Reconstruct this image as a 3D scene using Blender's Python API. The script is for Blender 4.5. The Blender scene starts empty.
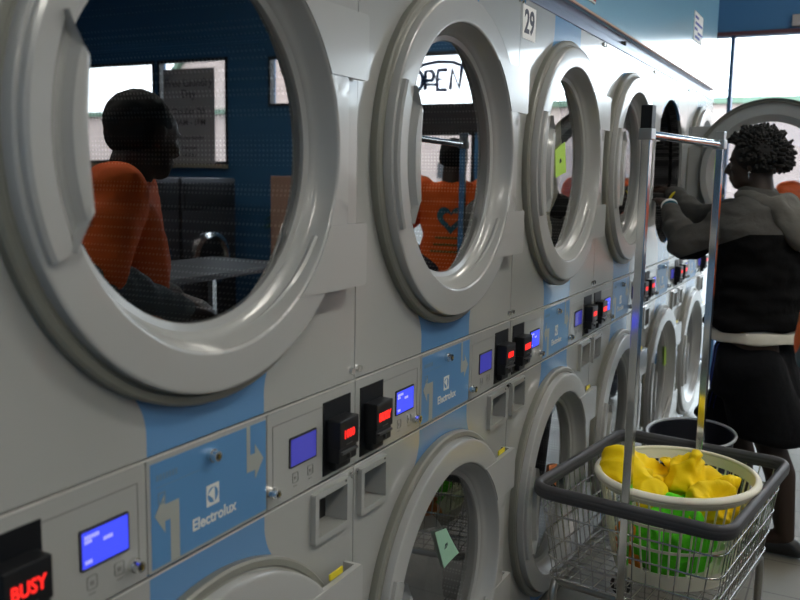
import bpy, bmesh, math, random
from mathutils import Vector, Matrix, Euler, noise
from mathutils.bvhtree import BVHTree
random.seed(7)
S = bpy.context.scene
COL = S.collection
PI = math.pi
W = .87                       # width of one dryer stack
UZ, LZ = 1.521, .468          # door centre heights
ZA, ZB = 1.078, .904          # control band
GY = .010                     # depth of the door glass behind the front panels
XF = 5.5                      # far (storefront) wall

# ------------------------------------------------------------------ materials
def mat(name, col=(.5,.5,.5), rough=.5, metal=0., coat=0., coat_r=.05, spec=.5, emis=None, estr=0., bump=None, trans=0., alpha=1., sub=0.):
    m = bpy.data.materials.new(name); m.use_nodes = True
    b = m.node_tree.nodes['Principled BSDF']
    b.inputs['Base Color'].default_value = (*col, 1)
    b.inputs['Roughness'].default_value = rough
    b.inputs['Metallic'].default_value = metal
    b.inputs['Coat Weight'].default_value = coat
    b.inputs['Coat Roughness'].default_value = coat_r
    b.inputs['Specular IOR Level'].default_value = spec
    b.inputs['Transmission Weight'].default_value = trans
    if emis:
        b.inputs['Emission Color'].default_value = (*emis, 1); b.inputs['Emission Strength'].default_value = estr
    if bump:
        sc, st, dist = bump
        n = m.node_tree.nodes; l = m.node_tree.links
        tc = n.new('ShaderNodeTexCoord'); nz = n.new('ShaderNodeTexNoise'); bp = n.new('ShaderNodeBump')
        nz.inputs['Scale'].default_value = sc; nz.inputs['Detail'].default_value = 4
        bp.inputs['Strength'].default_value = st; bp.inputs['Distance'].default_value = dist
        l.new(tc.outputs['Object'], nz.inputs['Vector']); l.new(nz.outputs['Fac'], bp.inputs['Height']); l.new(bp.outputs['Normal'], b.inputs['Normal'])
    return m
def nodes(m): return m.node_tree.nodes, m.node_tree.links, m.node_tree.nodes['Principled BSDF']
def M_(n, op, a=None, b=None, links=None):
    x = n.new('ShaderNodeMath'); x.operation = op
    for i, v in enumerate((a, b)):
        if v is None: continue
        if isinstance(v, (int, float)): x.inputs[i].default_value = v
        else: links.new(v, x.inputs[i])
    return x.outputs[0]

GREY = (.375,.38,.362); BLUE = (.11,.262,.495)
panel_grey = mat('painted_panel_grey', GREY, .22, coat=.6, coat_r=.06, bump=(60,.04,.002))
door_grey = mat('door_grey', (.41,.413,.398), .25, coat=.4, coat_r=.1)
rim_grey = mat('door_rim_olive_grey', (.21,.21,.18), .4)
bore_grey = mat('door_bore_grey', (.35,.355,.342), .3, coat=.3, coat_r=.12)
light_edge = mat('panel_edge_light', (.55,.55,.52), .35)
# grey front panel with the blue band down its middle (paint)
front_paint = mat('front_panel_paint', GREY, .22, coat=.6, coat_r=.06)
n, l, b = nodes(front_paint)
tc = n.new('ShaderNodeTexCoord'); sp = n.new('ShaderNodeSeparateXYZ'); l.new(tc.outputs['Object'], sp.inputs[0])
ax = M_(n,'ABSOLUTE',sp.outputs['X'],links=l)
d1 = M_(n,'ABSOLUTE',M_(n,'SUBTRACT',sp.outputs['Z'],UZ,l),links=l)
d2 = M_(n,'ABSOLUTE',M_(n,'SUBTRACT',sp.outputs['Z'],LZ,l),links=l)
dm = M_(n,'MINIMUM',d1,d2,l)
q = M_(n,'MINIMUM',M_(n,'MAXIMUM',M_(n,'SUBTRACT',.41,dm,l),0.,l),.125,l)
wv = M_(n,'ADD',M_(n,'MULTIPLY',M_(n,'MULTIPLY',q,q,l),6.,l),.137,l)
fac = M_(n,'LESS_THAN',ax,wv,l)
mx = n.new('ShaderNodeMix'); mx.data_type = 'RGBA'
l.new(fac, mx.inputs['Factor']); mx.inputs['A'].default_value = (*GREY,1); mx.inputs['B'].default_value = (*BLUE,1)
l.new(mx.outputs['Result'], b.inputs['Base Color'])
tc2 = n.new('ShaderNodeTexNoise'); tc2.inputs['Scale'].default_value = 60; bp = n.new('ShaderNodeBump'); bp.inputs['Strength'].default_value = .04; bp.inputs['Distance'].default_value = .002
l.new(tc.outputs['Object'], tc2.inputs['Vector']); l.new(tc2.outputs['Fac'], bp.inputs['Height']); l.new(bp.outputs['Normal'], b.inputs['Normal'])

service_blue = mat('service_panel_blue', (.095,.25,.48), .35)
arrow_grey = mat('printed_grey', (.36,.37,.33), .4)
print_white = mat('printed_white', (.72,.72,.68), .4)
print_faint = mat('printed_faint', (.14,.235,.34), .4)
engrave = mat('engraved_mark', (.2,.2,.19), .5)
gap_dark = mat('gap_dark', (.03,.03,.028), .8)
black_plastic = mat('black_plastic', (.010,.011,.013), .4, spec=.3)
black_matte = mat('black_matte_plate', (.005,.006,.008), .5, spec=.25)
slot_metal = mat('coin_slot_metal', (.09,.09,.09), .35, metal=.5)
chrome = mat('chrome', (.8,.8,.79), .12, metal=1.)
wire_chrome = mat('wire_chrome', (.55,.55,.53), .22, metal=1.)
steel_tube = mat('steel_tube', (.45,.45,.44), .3, metal=1.)
brass = mat('brass_key', (.75,.55,.12), .3, metal=1.)
yellow_label = mat('yellow_label', (.75,.62,.02), .5)
lcd_blue = mat('lcd_blue_lit', (.02,.03,.3), .2, emis=(.05,.07,1.), estr=.7)
lcd_dim = mat('lcd_blue_dim', (.03,.03,.2), .2, emis=(.06,.06,.45), estr=.35)
lcd_text = mat('lcd_text', (.3,.3,.7), .4, emis=(.3,.3,.9), estr=.7)
red_led = mat('red_led', (.3,.01,.01), .4, emis=(1.,.02,.015), estr=.9)
white_sticker = mat('white_sticker', (.8,.8,.78), .5)
ink = mat('dark_ink', (.01,.015,.04), .5)
rubber = mat('grey_bumper_rubber', (.065,.065,.07), .45)
cream_plastic = mat('cream_plastic', (.86,.83,.67), .4)
yellow_bag = mat('yellow_plastic_bag', (1.,.72,.004), .6, spec=.25, bump=(30,.35,.008))
orange_cloth = mat('orange_cloth', (.85,.25,.02), .6)
green_cloth = mat('green_cloth', (.10,.72,.01), .8, bump=(30,.4,.01))
skin = mat('brown_skin', (.085,.038,.022), .5)
skin2 = mat('dark_brown_skin', (.032,.017,.011), .5)
hair_m = mat('black_hair', (.004,.0035,.0035), .8)
orange_shirt = mat('orange_tshirt_cotton', (.88,.13,.012), .85, bump=(9,.5,.03))
grey_knit = mat('grey_long_sleeve', (.12,.145,.155), .85, bump=(12,.4,.02))
shorts_m = mat('black_shorts_nylon', (.004,.0045,.006), .9, spec=.2, bump=(8,.5,.03))
stripe_blue = mat('blue_stripe', (.01,.04,.32), .6)
white_cotton = mat('white_cotton', (.62,.60,.52), .9)
denim = mat('dark_trousers', (.03,.035,.05), .85)
shoe_m = mat('black_shoe', (.01,.01,.011), .5)
teal = mat('teal_print', (.01,.12,.17), .7)
olive_print = mat('olive_print', (.14,.10,.015), .8)
eye_white = mat('eye_white', (.22,.20,.18), .3)
ear_m = mat('silver_earring', (.7,.7,.7), .2, metal=1.)
cream_cloth = mat('cream_laundry', (.85,.80,.62), .9, bump=(12,.6,.03))
grey_cloth = mat('grey_laundry', (.30,.30,.27), .9, bump=(12,.6,.03))
purple_cloth = mat('purple_cloth', (.12,.03,.22), .8)
tub_m = mat('navy_tub_plastic', (.008,.01,.016), .5)
tub_rim = mat('pale_tub_rim', (.55,.58,.62), .35)
green_paper = mat('mint_paper', (.36,.62,.45), .7)
orange_paper = mat('orange_paper', (.85,.27,.09), .7)
lime_paper = mat('lime_paper', (.45,.72,.08), .7)
pen_ink = mat('pen_ink', (.03,.05,.06), .7)
blue_wall = mat('blue_wall_paint', (.06,.20,.40), .5)
bulk_blue = mat('glossy_blue_bulkhead', (.25,.50,.66), .22, coat=.7, coat_r=.12)
strip_m = mat('blue_grey_metal_strip', (.17,.20,.27), .3, metal=.6)
ceil_m = mat('ceiling_white', (.6,.6,.58), .9)
frame_dark = mat('dark_window_frame', (.03,.028,.03), .4)
frame_blue = mat('blue_mullion', (.02,.06,.16), .4)
lamp_m = mat('lamp_diffuser', (.9,.9,.88), .5, emis=(1.,.955,.86), estr=20)
pink_wall = mat('pale_pink_stucco', (.46,.36,.325), .9)
green_trim = mat('green_roof_trim', (.10,.16,.11), .7)
roof_m = mat('brown_roof', (.30,.22,.18), .9)
asphalt = mat('asphalt', (.12,.12,.115), .95)
washer_m = mat('washer_steel', (.10,.10,.11), .3, metal=.7)
tan_m = mat('tan_laminate', (.50,.30,.22), .6)
leaf_m = mat('plant_green', (.03,.14,.03), .6)
pot_m = mat('dark_pot', (.05,.04,.04), .6)
poster_m = mat('pale_poster_paper', (.55,.52,.53), .8)
poster_ink = mat('poster_ink', (.10,.09,.10), .8)
table_m = mat('dark_grey_laminate', (.05,.05,.055), .4)

# floor tiles
floor_m = mat('vinyl_tiles', (.36,.34,.28), .5)
n, l, b = nodes(floor_m)
tc = n.new('ShaderNodeTexCoord'); br = n.new('ShaderNodeTexBrick'); br.offset = 0; br.inputs['Scale'].default_value = 1
br.inputs['Brick Width'].default_value = .305; br.inputs['Row Height'].default_value = .305; br.inputs['Mortar Size'].default_value = .003
br.inputs['Color1'].default_value = (.17,.16,.13,1); br.inputs['Color2'].default_value = (.15,.14,.115,1); br.inputs['Mortar'].default_value = (.06,.055,.045,1)
l.new(tc.outputs['Object'], br.inputs['Vector'])
nz = n.new('ShaderNodeTexNoise'); nz.inputs['Scale'].default_value = 7; nz.inputs['Detail'].default_value = 6
l.new(tc.outputs['Object'], nz.inputs['Vector'])
mx = n.new('ShaderNodeMix'); mx.data_type='RGBA'; mx.blend_type='MULTIPLY'; mx.inputs['Factor'].default_value=.5
cr = n.new('ShaderNodeValToRGB'); cr.color_ramp.elements[0].color=(.6,.6,.6,1); cr.color_ramp.elements[1].color=(1.2,1.2,1.2,1)
l.new(nz.outputs['Fac'], cr.inputs[0]); l.new(br.outputs['Color'], mx.inputs['A']); l.new(cr.outputs[0], mx.inputs['B']); l.new(mx.outputs['Result'], b.inputs['Base Color'])

# perforated stainless drum, light through its holes painted in as paler dots
drum_m = mat('perforated_drum', (.05,.05,.05), .4, metal=.6)
n, l, b = nodes(drum_m)
tc = n.new('ShaderNodeTexCoord'); vo = n.new('ShaderNodeTexVoronoi'); vo.inputs['Scale'].default_value = 105; vo.inputs['Randomness'].default_value = 0
l.new(tc.outputs['Object'], vo.inputs['Vector'])
cr = n.new('ShaderNodeValToRGB'); cr.color_ramp.elements[0].position=.28; cr.color_ramp.elements[0].color=(.30,.29,.285,1); cr.color_ramp.elements[1].position=.36; cr.color_ramp.elements[1].color=(.035,.035,.037,1)
l.new(vo.outputs['Distance'], cr.inputs[0]); l.new(cr.outputs[0], b.inputs['Base Color'])

def glass_mat(name, tint, k, frn=.6):
    m = bpy.data.materials.new(name); m.use_nodes = True
    n, l = m.node_tree.nodes, m.node_tree.links; n.clear()
    out = n.new('ShaderNodeOutputMaterial'); tr = n.new('ShaderNodeBsdfTransparent'); gl = n.new('ShaderNodeBsdfGlossy'); mix = n.new('ShaderNodeMixShader')
    tr.inputs[0].default_value = (*tint,1); gl.inputs[0].default_value = (1,1,1,1); gl.inputs['Roughness'].default_value = 0.0
    fr = n.new('ShaderNodeLayerWeight'); fr.inputs['Blend'].default_value = .5
    a = M_(n,'MULTIPLY',M_(n,'POWER',fr.outputs['Facing'],4.,l),frn,l); c = M_(n,'ADD',a,k,l)
    l.new(c, mix.inputs[0]); l.new(tr.outputs[0], mix.inputs[1]); l.new(gl.outputs[0], mix.inputs[2]); l.new(mix.outputs[0], out.inputs['Surface'])
    return m
door_glass_m = glass_mat('mirrored_dark_door_glass', (.60,.61,.63), .29, .45)
win_glass_m = glass_mat('window_glass', (.93,.96,.97), .04, .5)

# jacket: grey yoke and upper sleeves over black
jacket_m = mat('grey_and_black_jacket', (.02,.02,.02), 1., spec=.15, bump=(10,.6,.03))
n, l, b = nodes(jacket_m)
tc = n.new('ShaderNodeTexCoord'); sp = n.new('ShaderNodeSeparateXYZ'); l.new(tc.outputs['Object'], sp.inputs[0])
lim = M_(n,'SUBTRACT',1.20,M_(n,'MULTIPLY',M_(n,'ADD',sp.outputs['Y'],.30,l),.42,l),l)     # seam drops towards the sleeves
lim = M_(n,'MINIMUM',lim,1.285,l)
f = M_(n,'GREATER_THAN',sp.outputs['Z'],lim,l)
mx = n.new('ShaderNodeMix'); mx.data_type='RGBA'; mx.inputs['A'].default_value=(.004,.004,.0045,1); mx.inputs['B'].default_value=(.072,.070,.066,1)
l.new(f, mx.inputs['Factor']); l.new(mx.outputs['Result'], b.inputs['Base Color'])
hood_m = mat('grey_hood_fleece', (.10,.095,.085), .95, bump=(14,.6,.02))

# ------------------------------------------------------------------ mesh helpers
class MB:
    def __init__(s): s.bm = bmesh.new()
    def _tag(s, before, mi):
        for f in s.bm.faces:
            if f.index == -1 or f not in before: f.material_index = mi
    def box(s, x0,x1,y0,y1,z0,z1, mi=0, bev=0, M=None):
        t = bmesh.new(); bmesh.ops.create_cube(t, size=1)
        for v in t.verts:
            v.co = Vector(((x0+x1)/2+v.co.x*(x1-x0), (y0+y1)/2+v.co.y*(y1-y0), (z0+z1)/2+v.co.z*(z1-z0)))
        if bev: bmesh.ops.bevel(t, geom=t.edges[:], offset=bev, segments=2, affect='EDGES', profile=.6)
        return s.add(t, mi, M)
    def add(s, t, mi=0, M=None, smooth=False):
        if M: bmesh.ops.transform(t, matrix=M, verts=t.verts)
        bmesh.ops.recalc_face_normals(t, faces=t.faces)
        for f in t.faces:
            f.material_index = mi
            if smooth: f.smooth = True
        me = bpy.data.meshes.new('tmp'); t.to_mesh(me); t.free()
        s.bm.from_mesh(me); bpy.data.meshes.remove(me)
        return s
    def cyl(s, p, q, r, r2=None, seg=20, mi=0, smooth=True, M=None):
        p, q = Vector(p), Vector(q); d = q-p
        t = bmesh.new(); bmesh.ops.create_cone(t, cap_ends=True, segments=seg, radius1=r, radius2=r if r2 is None else r2, depth=d.length)
        bmesh.ops.transform(t, matrix=Matrix.Translation((p+q)/2) @ d.to_track_quat('Z','Y').to_matrix().to_4x4(), verts=t.verts)
        s.add(t, mi, M, False)
        return s
    def sph(s, c, r, mi=0, sub=2, M=None):
        t = bmesh.new(); bmesh.ops.create_icosphere(t, subdivisions=sub, radius=1)
        if isinstance(r,(int,float)): r=(r,r,r)
        for v in t.verts: v.co = Vector((c[0]+v.co.x*r[0], c[1]+v.co.y*r[1], c[2]+v.co.z*r[2]))
        return s.add(t, mi, M, True)
    def tube(s, pts, r, seg=6, closed=False, mi=0, M=None, rr=None):
        pts = [Vector(p) for p in pts]; N = len(pts); t = bmesh.new(); rings = []
        up = None
        for i in range(N):
            a = pts[(i-1)%N] if (closed or i>0) else pts[i]
            c = pts[(i+1)%N] if (closed or i<N-1) else pts[i]
            d = (c-a).normalized()
            if up is None: up = d.orthogonal().normalized()
            up = (up - d*up.dot(d)); up = up.normalized() if up.length>1e-6 else d.orthogonal().normalized()
            side = d.cross(up)
            R_ = rr[i] if rr else r
            rx, ry = (R_ if isinstance(R_, tuple) else (R_, R_))
            rings.append([t.verts.new(pts[i]+up*math.cos(2*PI*k/seg)*rx+side*math.sin(2*PI*k/seg)*ry) for k in range(seg)])
        for i in range(N if closed else N-1):
            A, B = rings[i], rings[(i+1)%N]
            # closed loops can twist a little; pick best offset
            off = 0
            if closed and i==N-1: off = min(range(seg), key=lambda o: (A[0].co-B[o].co).length)
            for k in range(seg): t.faces.new((A[k], A[(k+1)%seg], B[(k+1+off)%seg], B[(k+off)%seg]))
        if not closed:
            t.faces.new(rings[0]); t.faces.new(rings[-1][::-1])
        return s.add(t, mi, M, seg>4)
    def lathe(s, prof, c, seg=96, mi=0, a0=0, a1=2*PI, smooth=True, fr=None):
        """prof: list of (r, y) or callable of angle; axis along y through c=(x,z)"""
        t = bmesh.new(); full = abs(a1-a0-2*PI)<1e-6; rings=[]
        n_ = seg if full else seg+1
        for i in range(n_):
            a = a0+(a1-a0)*i/seg
            P = prof(a) if callable(prof) else prof
            rings.append([t.verts.new((c[0]+r*math.cos(a), y, c[1]+r*math.sin(a))) for r,y in P])
        for i in range(n_ if full else n_-1):
            A, B = rings[i], rings[(i+1)%n_]
            for k in range(len(A)-1): t.faces.new((A[k],A[k+1],B[k+1],B[k]))
        if not full:
            t.faces.new(rings[0]); t.faces.new(rings[-1][::-1])
        return s.add(t, mi, None, smooth)
    def plate(s, outer, holes, y0, y1, mi=0):
        """flat plate in the xz plane with holes, thickness y0..y1"""
        t = bmesh.new()
        def loop(pts):
            vs=[t.verts.new((x,y0,z)) for x,z in pts]
            return [t.edges.new((vs[i],vs[(i+1)%len(vs)])) for i in range(len(vs))]
        E = loop(outer)
        for h in holes: E += loop(h)
        bmesh.ops.triangle_fill(t, use_beauty=True, use_dissolve=False, edges=E)
        r = bmesh.ops.extrude_face_region(t, geom=t.faces[:])
        bmesh.ops.translate(t, vec=(0,y1-y0,0), verts=[v for v in r['geom'] if isinstance(v,bmesh.types.BMVert)])
        return s.add(t, mi, None, False)
    def build(s, name, mats, parent=None, autosm=None):
        me = bpy.data.meshes.new(name); s.bm.to_mesh(me); s.bm.free()
        for m in (mats if isinstance(mats,(list,tuple)) else [mats]): me.materials.append(m)
        o = bpy.data.objects.new(name, me); COL.objects.link(o)
        if parent: o.parent = parent
        if autosm:
            try: me.set_sharp_from_angle(angle=autosm)
            except Exception: pass
        return o
def smooth_all(o, ang=.6):
    for p in o.data.polygons: p.use_smooth = True
    try: o.data.set_sharp_from_angle(angle=ang)
    except Exception: pass
    return o
def empty(name, loc=(0,0,0), rz=0):
    o = bpy.data.objects.new(name, None); COL.objects.link(o); o.location = loc; o.rotation_euler = (0,0,rz); o.empty_display_size=.1
    return o
def tag(o, label, cat, group=None):
    o['label']=label; o['category']=cat
    if group: o['group']=group
    return o
def struct(o): o['kind']='structure'; return o
def circ(c, r, n=72): return [(c[0]+r*math.cos(2*PI*i/n), c[1]+r*math.sin(2*PI*i/n)) for i in range(n)]
def rect(x0,x1,z0,z1): return [(x0,z0),(x1,z0),(x1,z1),(x0,z1)]
def rrect(x0,x1,z0,z1,r,n=6):
    P=[]
    for cx,cz,a in ((x1-r,z1-r,0),(x0+r,z1-r,90),(x0+r,z0+r,180),(x1-r,z0+r,270)):
        for i in range(n+1):
            t=math.radians(a+90*i/n); P.append((cx+r*math.cos(t),cz+r*math.sin(t)))
    return P
FACE = Matrix.Rotation(PI/2,4,'X')       # text plane -> facing -y
def text_mesh(body, size, M, thick=.0004, align='CENTER', shear=0, bold=0, sx=1.):
    cu = bpy.data.curves.new('t','FONT'); cu.body=body; cu.size=size; cu.extrude=thick; cu.align_x=align; cu.align_y='CENTER'; cu.shear=shear; cu.offset=bold
    cu.resolution_u = 3
    o = bpy.data.objects.new('t',cu); COL.objects.link(o)
    bpy.context.view_layer.update()
    me = bpy.data.meshes.new_from_object(o.evaluated_get(bpy.context.evaluated_depsgraph_get()))
    bpy.data.objects.remove(o); bpy.data.curves.remove(cu)
    t = bmesh.new(); t.from_mesh(me); bpy.data.meshes.remove(me)
    bmesh.ops.transform(t, matrix=M @ Matrix.Diagonal((sx,1,1,1)), verts=t.verts)
    return t
def copy_tree(o, parent=None):
    c = o.copy(); COL.objects.link(c)
    if parent: c.parent = parent
    for ch in list(o.children): copy_tree(ch, c)
    return c

# ------------------------------------------------------------------ dryer stack
def dryer_door(stack, cz, kind):
    """round door: ring, with glass, handle, hinge plates as sub-parts"""
    c = (0, cz)
    r = MB()
    def cut(P):
        def f(a):
            a_=(a+PI)%(2*PI)-PI
            lim_=.341/math.cos(a_) if abs(a_)<math.radians(21.3) else 9
            return [(min(R_,lim_-.0004*i_) if R_>.33 else R_, y_) for i_,(R_,y_) in enumerate(P)]
        return f
    r.lathe(cut([(.384,.000),(.386,-.004),(.386,-.016),(.382,-.020),(.372,-.021)]), c, mi=1, seg=170)
    r.lathe(cut([(.372,-.021),(.369,-.018),(.366,-.020)]), c, mi=1, seg=170)
    r.lathe(cut([(.366,-.020),(.366,-.036),(.3655,-.0375),(.3635,-.039),(.361,-.0395),(.358,-.0398),(.310,-.0408),(.308,-.0408),(.3055,-.0395),(.304,-.0375),(.3032,-.035)]), c, seg=170)
    r.lathe([(.3032,-.035),(.3025,-.033),(.299,-.024),(.293,-.010),(.287,-.002),(.2845,-.001),(.279,.006),(.268,.009),(.265,.016),(.300,.050),(.330,.050)], c, mi=3, seg=120)
    r.lathe(lambda a: [(.2985-.004*math.sin(a-2.2)**2,-.020+.020*math.sin(a-2.2)),(.2925,-.017+.020*math.sin(a-2.2)),(.2945,-.010+.020*math.sin(a-2.2))], c, mi=0, seg=60, a0=math.radians(200), a1=math.radians(330))
    door = r.build('dryer_door', [door_grey, rim_grey, gap_dark, bore_grey], stack)
    smooth_all(door, .55)
    g = MB(); t = bmesh.new()
    bmesh.ops.create_circle(t, cap_ends=True, segments=96, radius=.2665)
    bmesh.ops.transform(t, matrix=Matrix.Translation((0,GY,cz))@FACE, verts=t.verts)
    g.add(t); g.build('door_glass', door_glass_m, door)
    # handle: plate over the left of the ring with a flap over the glass
    h = MB()
    def hp(a):
        d = abs(a-PI); lim = math.radians(18); end = math.radians(24.5)
        if d < lim: ri = (.277+.006*math.cos(d/lim*PI/2))/math.cos(d)-.004
        else: ri = .284+.048*((d-lim)/(end-lim))**.9
        k=.0
        ro = max(ri, .2985)
        P0 = [(.360,-.036),(.359,-.048),(.354,-.052),(.326,-.052),(.320,-.047),(.314,-.043),(.306,-.043),(.303,-.050),(.300,-.058)]
        return [(max(R_,ri), y_) for R_,y_ in P0]+[(ri+.006 if ri<.293 else max(ri,.2995),-.061),(ri,-.060),(ri-.003,-.054),(max(min(ri+.004,.299),ri-.002),-.046),(max(.302,ri),-.036)]
    h.lathe(hp, c, seg=40, a0=PI-math.radians(24.5), a1=PI+math.radians(24.5))
    smooth_all(h.build('door_handle', door_grey, door), .5)
    # hinge plates at the right
    for s_, nm in ((1,'upper'),(-1,'lower')):
        k = MB()
        pts=[]
        z0, z1 = .13, .247
        a0 = math.asin(z0/.307); a1 = math.asin(z1/.307)
        arc=[(.307*math.cos(a0+(a1-a0)*i/8), s_*(.307*math.sin(a0+(a1-a0)*i/8))) for i in range(9)]
        pts = [(x,cz+z) for x,z in arc]
        pts += [(.398,cz+s_*z1),(.404,cz+s_*(z1-.006)),(.404,cz+s_*(z0+.004)),(.400,cz+s_*z0)]
        k.plate(pts,[],-.0425,-.030)
        k.box(.398,.406,-.038,.000,cz+min(s_*z0,s_*z1)+.004,cz+max(s_*z0,s_*z1)-.004)
        if s_>0:
            for xx in (.362,.372): k.cyl((xx,-.0415,cz+.150),(xx,-.039,cz+.150),.0035)
        k.box(.406,.412,-.03,-.012,cz+s_*(z1-.03)-.010,cz+s_*(z1-.03)+.010, mi=1)
        k.build('hinge_plate',[door_grey,chrome],door)
    arc=[(.338,cz-.13),(.338,cz+.13)]; k = MB()
    k.plate(arc+[(.402,cz+.13),(.402,cz-.13)],[],-.020,-.004)
    k.build('hinge_cover', panel_grey, door)
    if kind=='lower':
        k = MB(); k.box(.300,.345,-.032,-.0285,cz+.250,cz+.262); k.build('warning_label', yellow_label, stack)
    return door

def make_stack():
    st = empty('stacked_tumble_dryer')
    hw = W/2
    b = MB()                                                  # cabinet shell
    b.box(-hw,-hw+.012,.004,.80,.05,1.968); b.box(hw-.012,hw,.004,.80,.05,1.968)
    b.box(-hw,hw,.004,.80,1.956,1.97); b.box(-hw,hw,.79,.80,.05,1.968); b.box(-hw,hw,.004,.80,.05,.06)
    b.box(-hw+.01,hw-.01,.025,.05,.905,1.078, mi=1)
    b.box(-hw+.012,hw-.012,.035,.79,.985,1.0, mi=1)
    b.build('cabinet_body',[panel_grey,gap_dark],st)
    k = MB(); k.box(-hw+.01,hw-.01,.03,.7,0,.052); k.build('toe_kick',gap_dark,st)
    g=.0016
    p = MB(); p.plate(rect(-hw+g,hw-g,ZA+.002,1.968),[circ((0,UZ),.352)],0,.014); p.build('upper_front_panel',front_paint,st)
    cups = [(-.434+.012,-.307),(.279,.405)]
    cup_in = [rect(x0+.009,x1-.009,.799,.881) for x0,x1 in cups]
    p = MB(); p.plate(rect(-hw+g,hw-g,.062,ZB-.003),[circ((0,LZ),.352)]+cup_in,0,.014); p.build('lower_front_panel',front_paint,st)
    p = MB()                                                  # thin bright sheet edges along the seams
    p.box(-hw+g,hw-g,-.0015,.004,ZA-.0035,ZA-.0012); p.box(-hw+g,hw-g,-.0015,.004,ZB-.0058,ZB-.003)
    p.build('panel_edge_trim',light_edge,st)
    for x0,x1 in cups:                                        # recessed cups beneath the controls
        f = MB()
        f.plate(rrect(x0,x1,.790,.890,.004,2),[rect(x0+.012,x1-.012,.802,.878)],-.012,.001)
        f.box(x0+.0095,x0+.0115,.0012,.040,.800,.880); f.box(x1-.0115,x1-.0095,.0012,.040,.800,.880)
        f.box(x0+.0118,x1-.0118,.0012,.040,.7993,.8013); f.box(x0+.0118,x1-.0118,.0012,.040,.8787,.8807)
        f.box(x0+.0095,x1-.0095,.0402,.042,.7993,.8807,mi=1)
        f.box(x1-.020,x1-.017,-.0135,-.011,.884,.888,mi=1)
        f.build('coin_return_cup',[panel_grey,gap_dark],st)
    # screws near the seams
    for zz in (1.098,.885,1.958):
        for xx in (-hw+.014,hw-.014):
            k = MB(); k.cyl((xx,-.006,zz),(xx,.001,zz),.0065,.0075,16); k.build('panel_screw',chrome,st)
    # blue service panel
    s = MB()
    s.plate(rrect(-.1405,.1405,ZB+.0015,ZA-.004,.002,1),[],-.002,.012,mi=1)
    s.plate(rect(-.134,.1385,ZB+.006,ZA-.010),[],-.0026,-.0018,mi=0)
    # printed arrows
    s.plate([(.086,ZA-.010),(.095,ZA-.010),(.095,1.018),(.108,1.018),(.108,1.034),(.131,1.004),(.108,.974),(.108,.990),(.086,.990)],[],-.0030,-.0024,mi=2)
    s.plate([(-.086,ZB+.006),(-.095,ZB+.006),(-.095,.976),(-.106,.976),(-.106,.958),(-.127,.989),(-.106,1.018),(-.106,1.001),(-.076,1.001),(-.076,ZB+.006)],[],-.0030,-.0024,mi=2)
    sv = s.build('service_panel',[service_blue,panel_grey,arrow_grey],st)
    k = MB()
    k.plate(rect(-.015,.015,.965,.999),[circ((0,.982),.0128,28)],-.0032,-.0025)
    k.plate([(-.0115,.985),(-.001,.9915),(.0035,.9945),(.0045,.986),(.0045,.9695),(.0025,.9705),(-.001,.9765)],[],-.0032,-.0025)
    k.build('brand_emblem',print_white,sv)
    k = MB(); k.add(text_mesh('Electrolux',.026,Matrix.Translation((.004,-.003,.946))@FACE,bold=.0005,sx=.98)); k.build('brand_lettering',print_white,sv)
    k = MB()
    for i in range(7): k.box(-.122+i*.0065,-.118+i*.0065,-.0030,-.0024,1.040,1.049)
    k.box(-.122,-.03,-.0030,-.0024,1.030,1.0308)
    k.plate(rect(-.120,-.104,1.004,1.022),[rect(-.117,-.107,1.008,1.019)],-.0030,-.0024)
    k.build('printed_instructions',print_faint,sv)
    def lock(x,z,par,mm=chrome):
        k = MB(); k.cyl((x,.0,z),(x,-.010,z),.0105,.0105,24); k.cyl((x,-.010,z),(x,-.019,z),.0095,.0080,24)
        k.cyl((x,-.0192,z),(x,-.0196,z),.0050,.0050,16,mi=1); k.box(x-.0010,x+.0010,-.0215,-.019,z-.003,z+.003,mi=2)
        k.build('key_lock',[mm,gap_dark,brass],par)
    lock(-.004,1.047,sv)
    # control panels left and right
    def control(side):
        x0,x1 = ((-hw+g,-.1435) if side<0 else (.1435,hw-g))
        p = MB()
        p.plate(rrect(x0,x1,ZB+.0015,ZA-.004,.002,1),[],-.002,.012)
        # shallow inset outline
        if side>0: ins=(.158,.317)
        else: ins=(-.335,-.158)
        zt=1.049
        p.box(ins[0],ins[1],-.0028,-.002,zt,zt+.0012,mi=1)
        xx = .158 if side>0 else -.1595
        p.box(xx,xx+.0012,-.0028,-.002,.930,zt,mi=1)
        cp = p.build('control_panel',[panel_grey,engrave],st)
        lx0,lx1 = (.210,.290) if side>0 else (-.261,-.181)
        d = MB(); d.plate(rrect(lx0-.003,lx1+.003,.961,1.0165,.002,1),[],-.0045,-.002,mi=0)
        d.plate(rect(lx0,lx1,.964,1.013),[],-.0050,-.0042,mi=1)
        if side<0:
            for (a,bb,zz) in ((.004,.030,1.006),(.004,.020,1.000),(.036,.055,.995),(.004,.020,.972)):
                for q_ in range(int((bb-a)/.0042)): d.box(lx0+a+q_*.0042,lx0+a+q_*.0042+.003,-.0056,-.0049,zz-.003,zz+.002,mi=2)
        d.build('blue_display',[gap_dark,lcd_blue if side<0 else lcd_dim,lcd_text],cp)
        for bx in ((lx0+.008,lx0+.026),(lx1-.024,lx1-.006)):
            k = MB()
            k.plate(rrect(bx[0],bx[1],.930,.950,.004,3),[rrect(bx[0]+.0012,bx[1]-.0012,.9312,.9488,.003,3)],-.0028,-.0019)
            k.box((bx[0]+bx[1])/2-.003,(bx[0]+bx[1])/2+.003,-.0028,-.0019,.936,.942)
            k.box(bx[0]+.004,bx[1]-.004,-.0028,-.0019,.9235,.925)
            k.build('push_button',engrave,cp)
        lock(.153 if side>0 else -.171,.935,cp)
        # coin acceptor: backing plate, body, slot, red digits
        px0,px1 = (.317,.415) if side>0 else (-.416,-.322)
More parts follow.
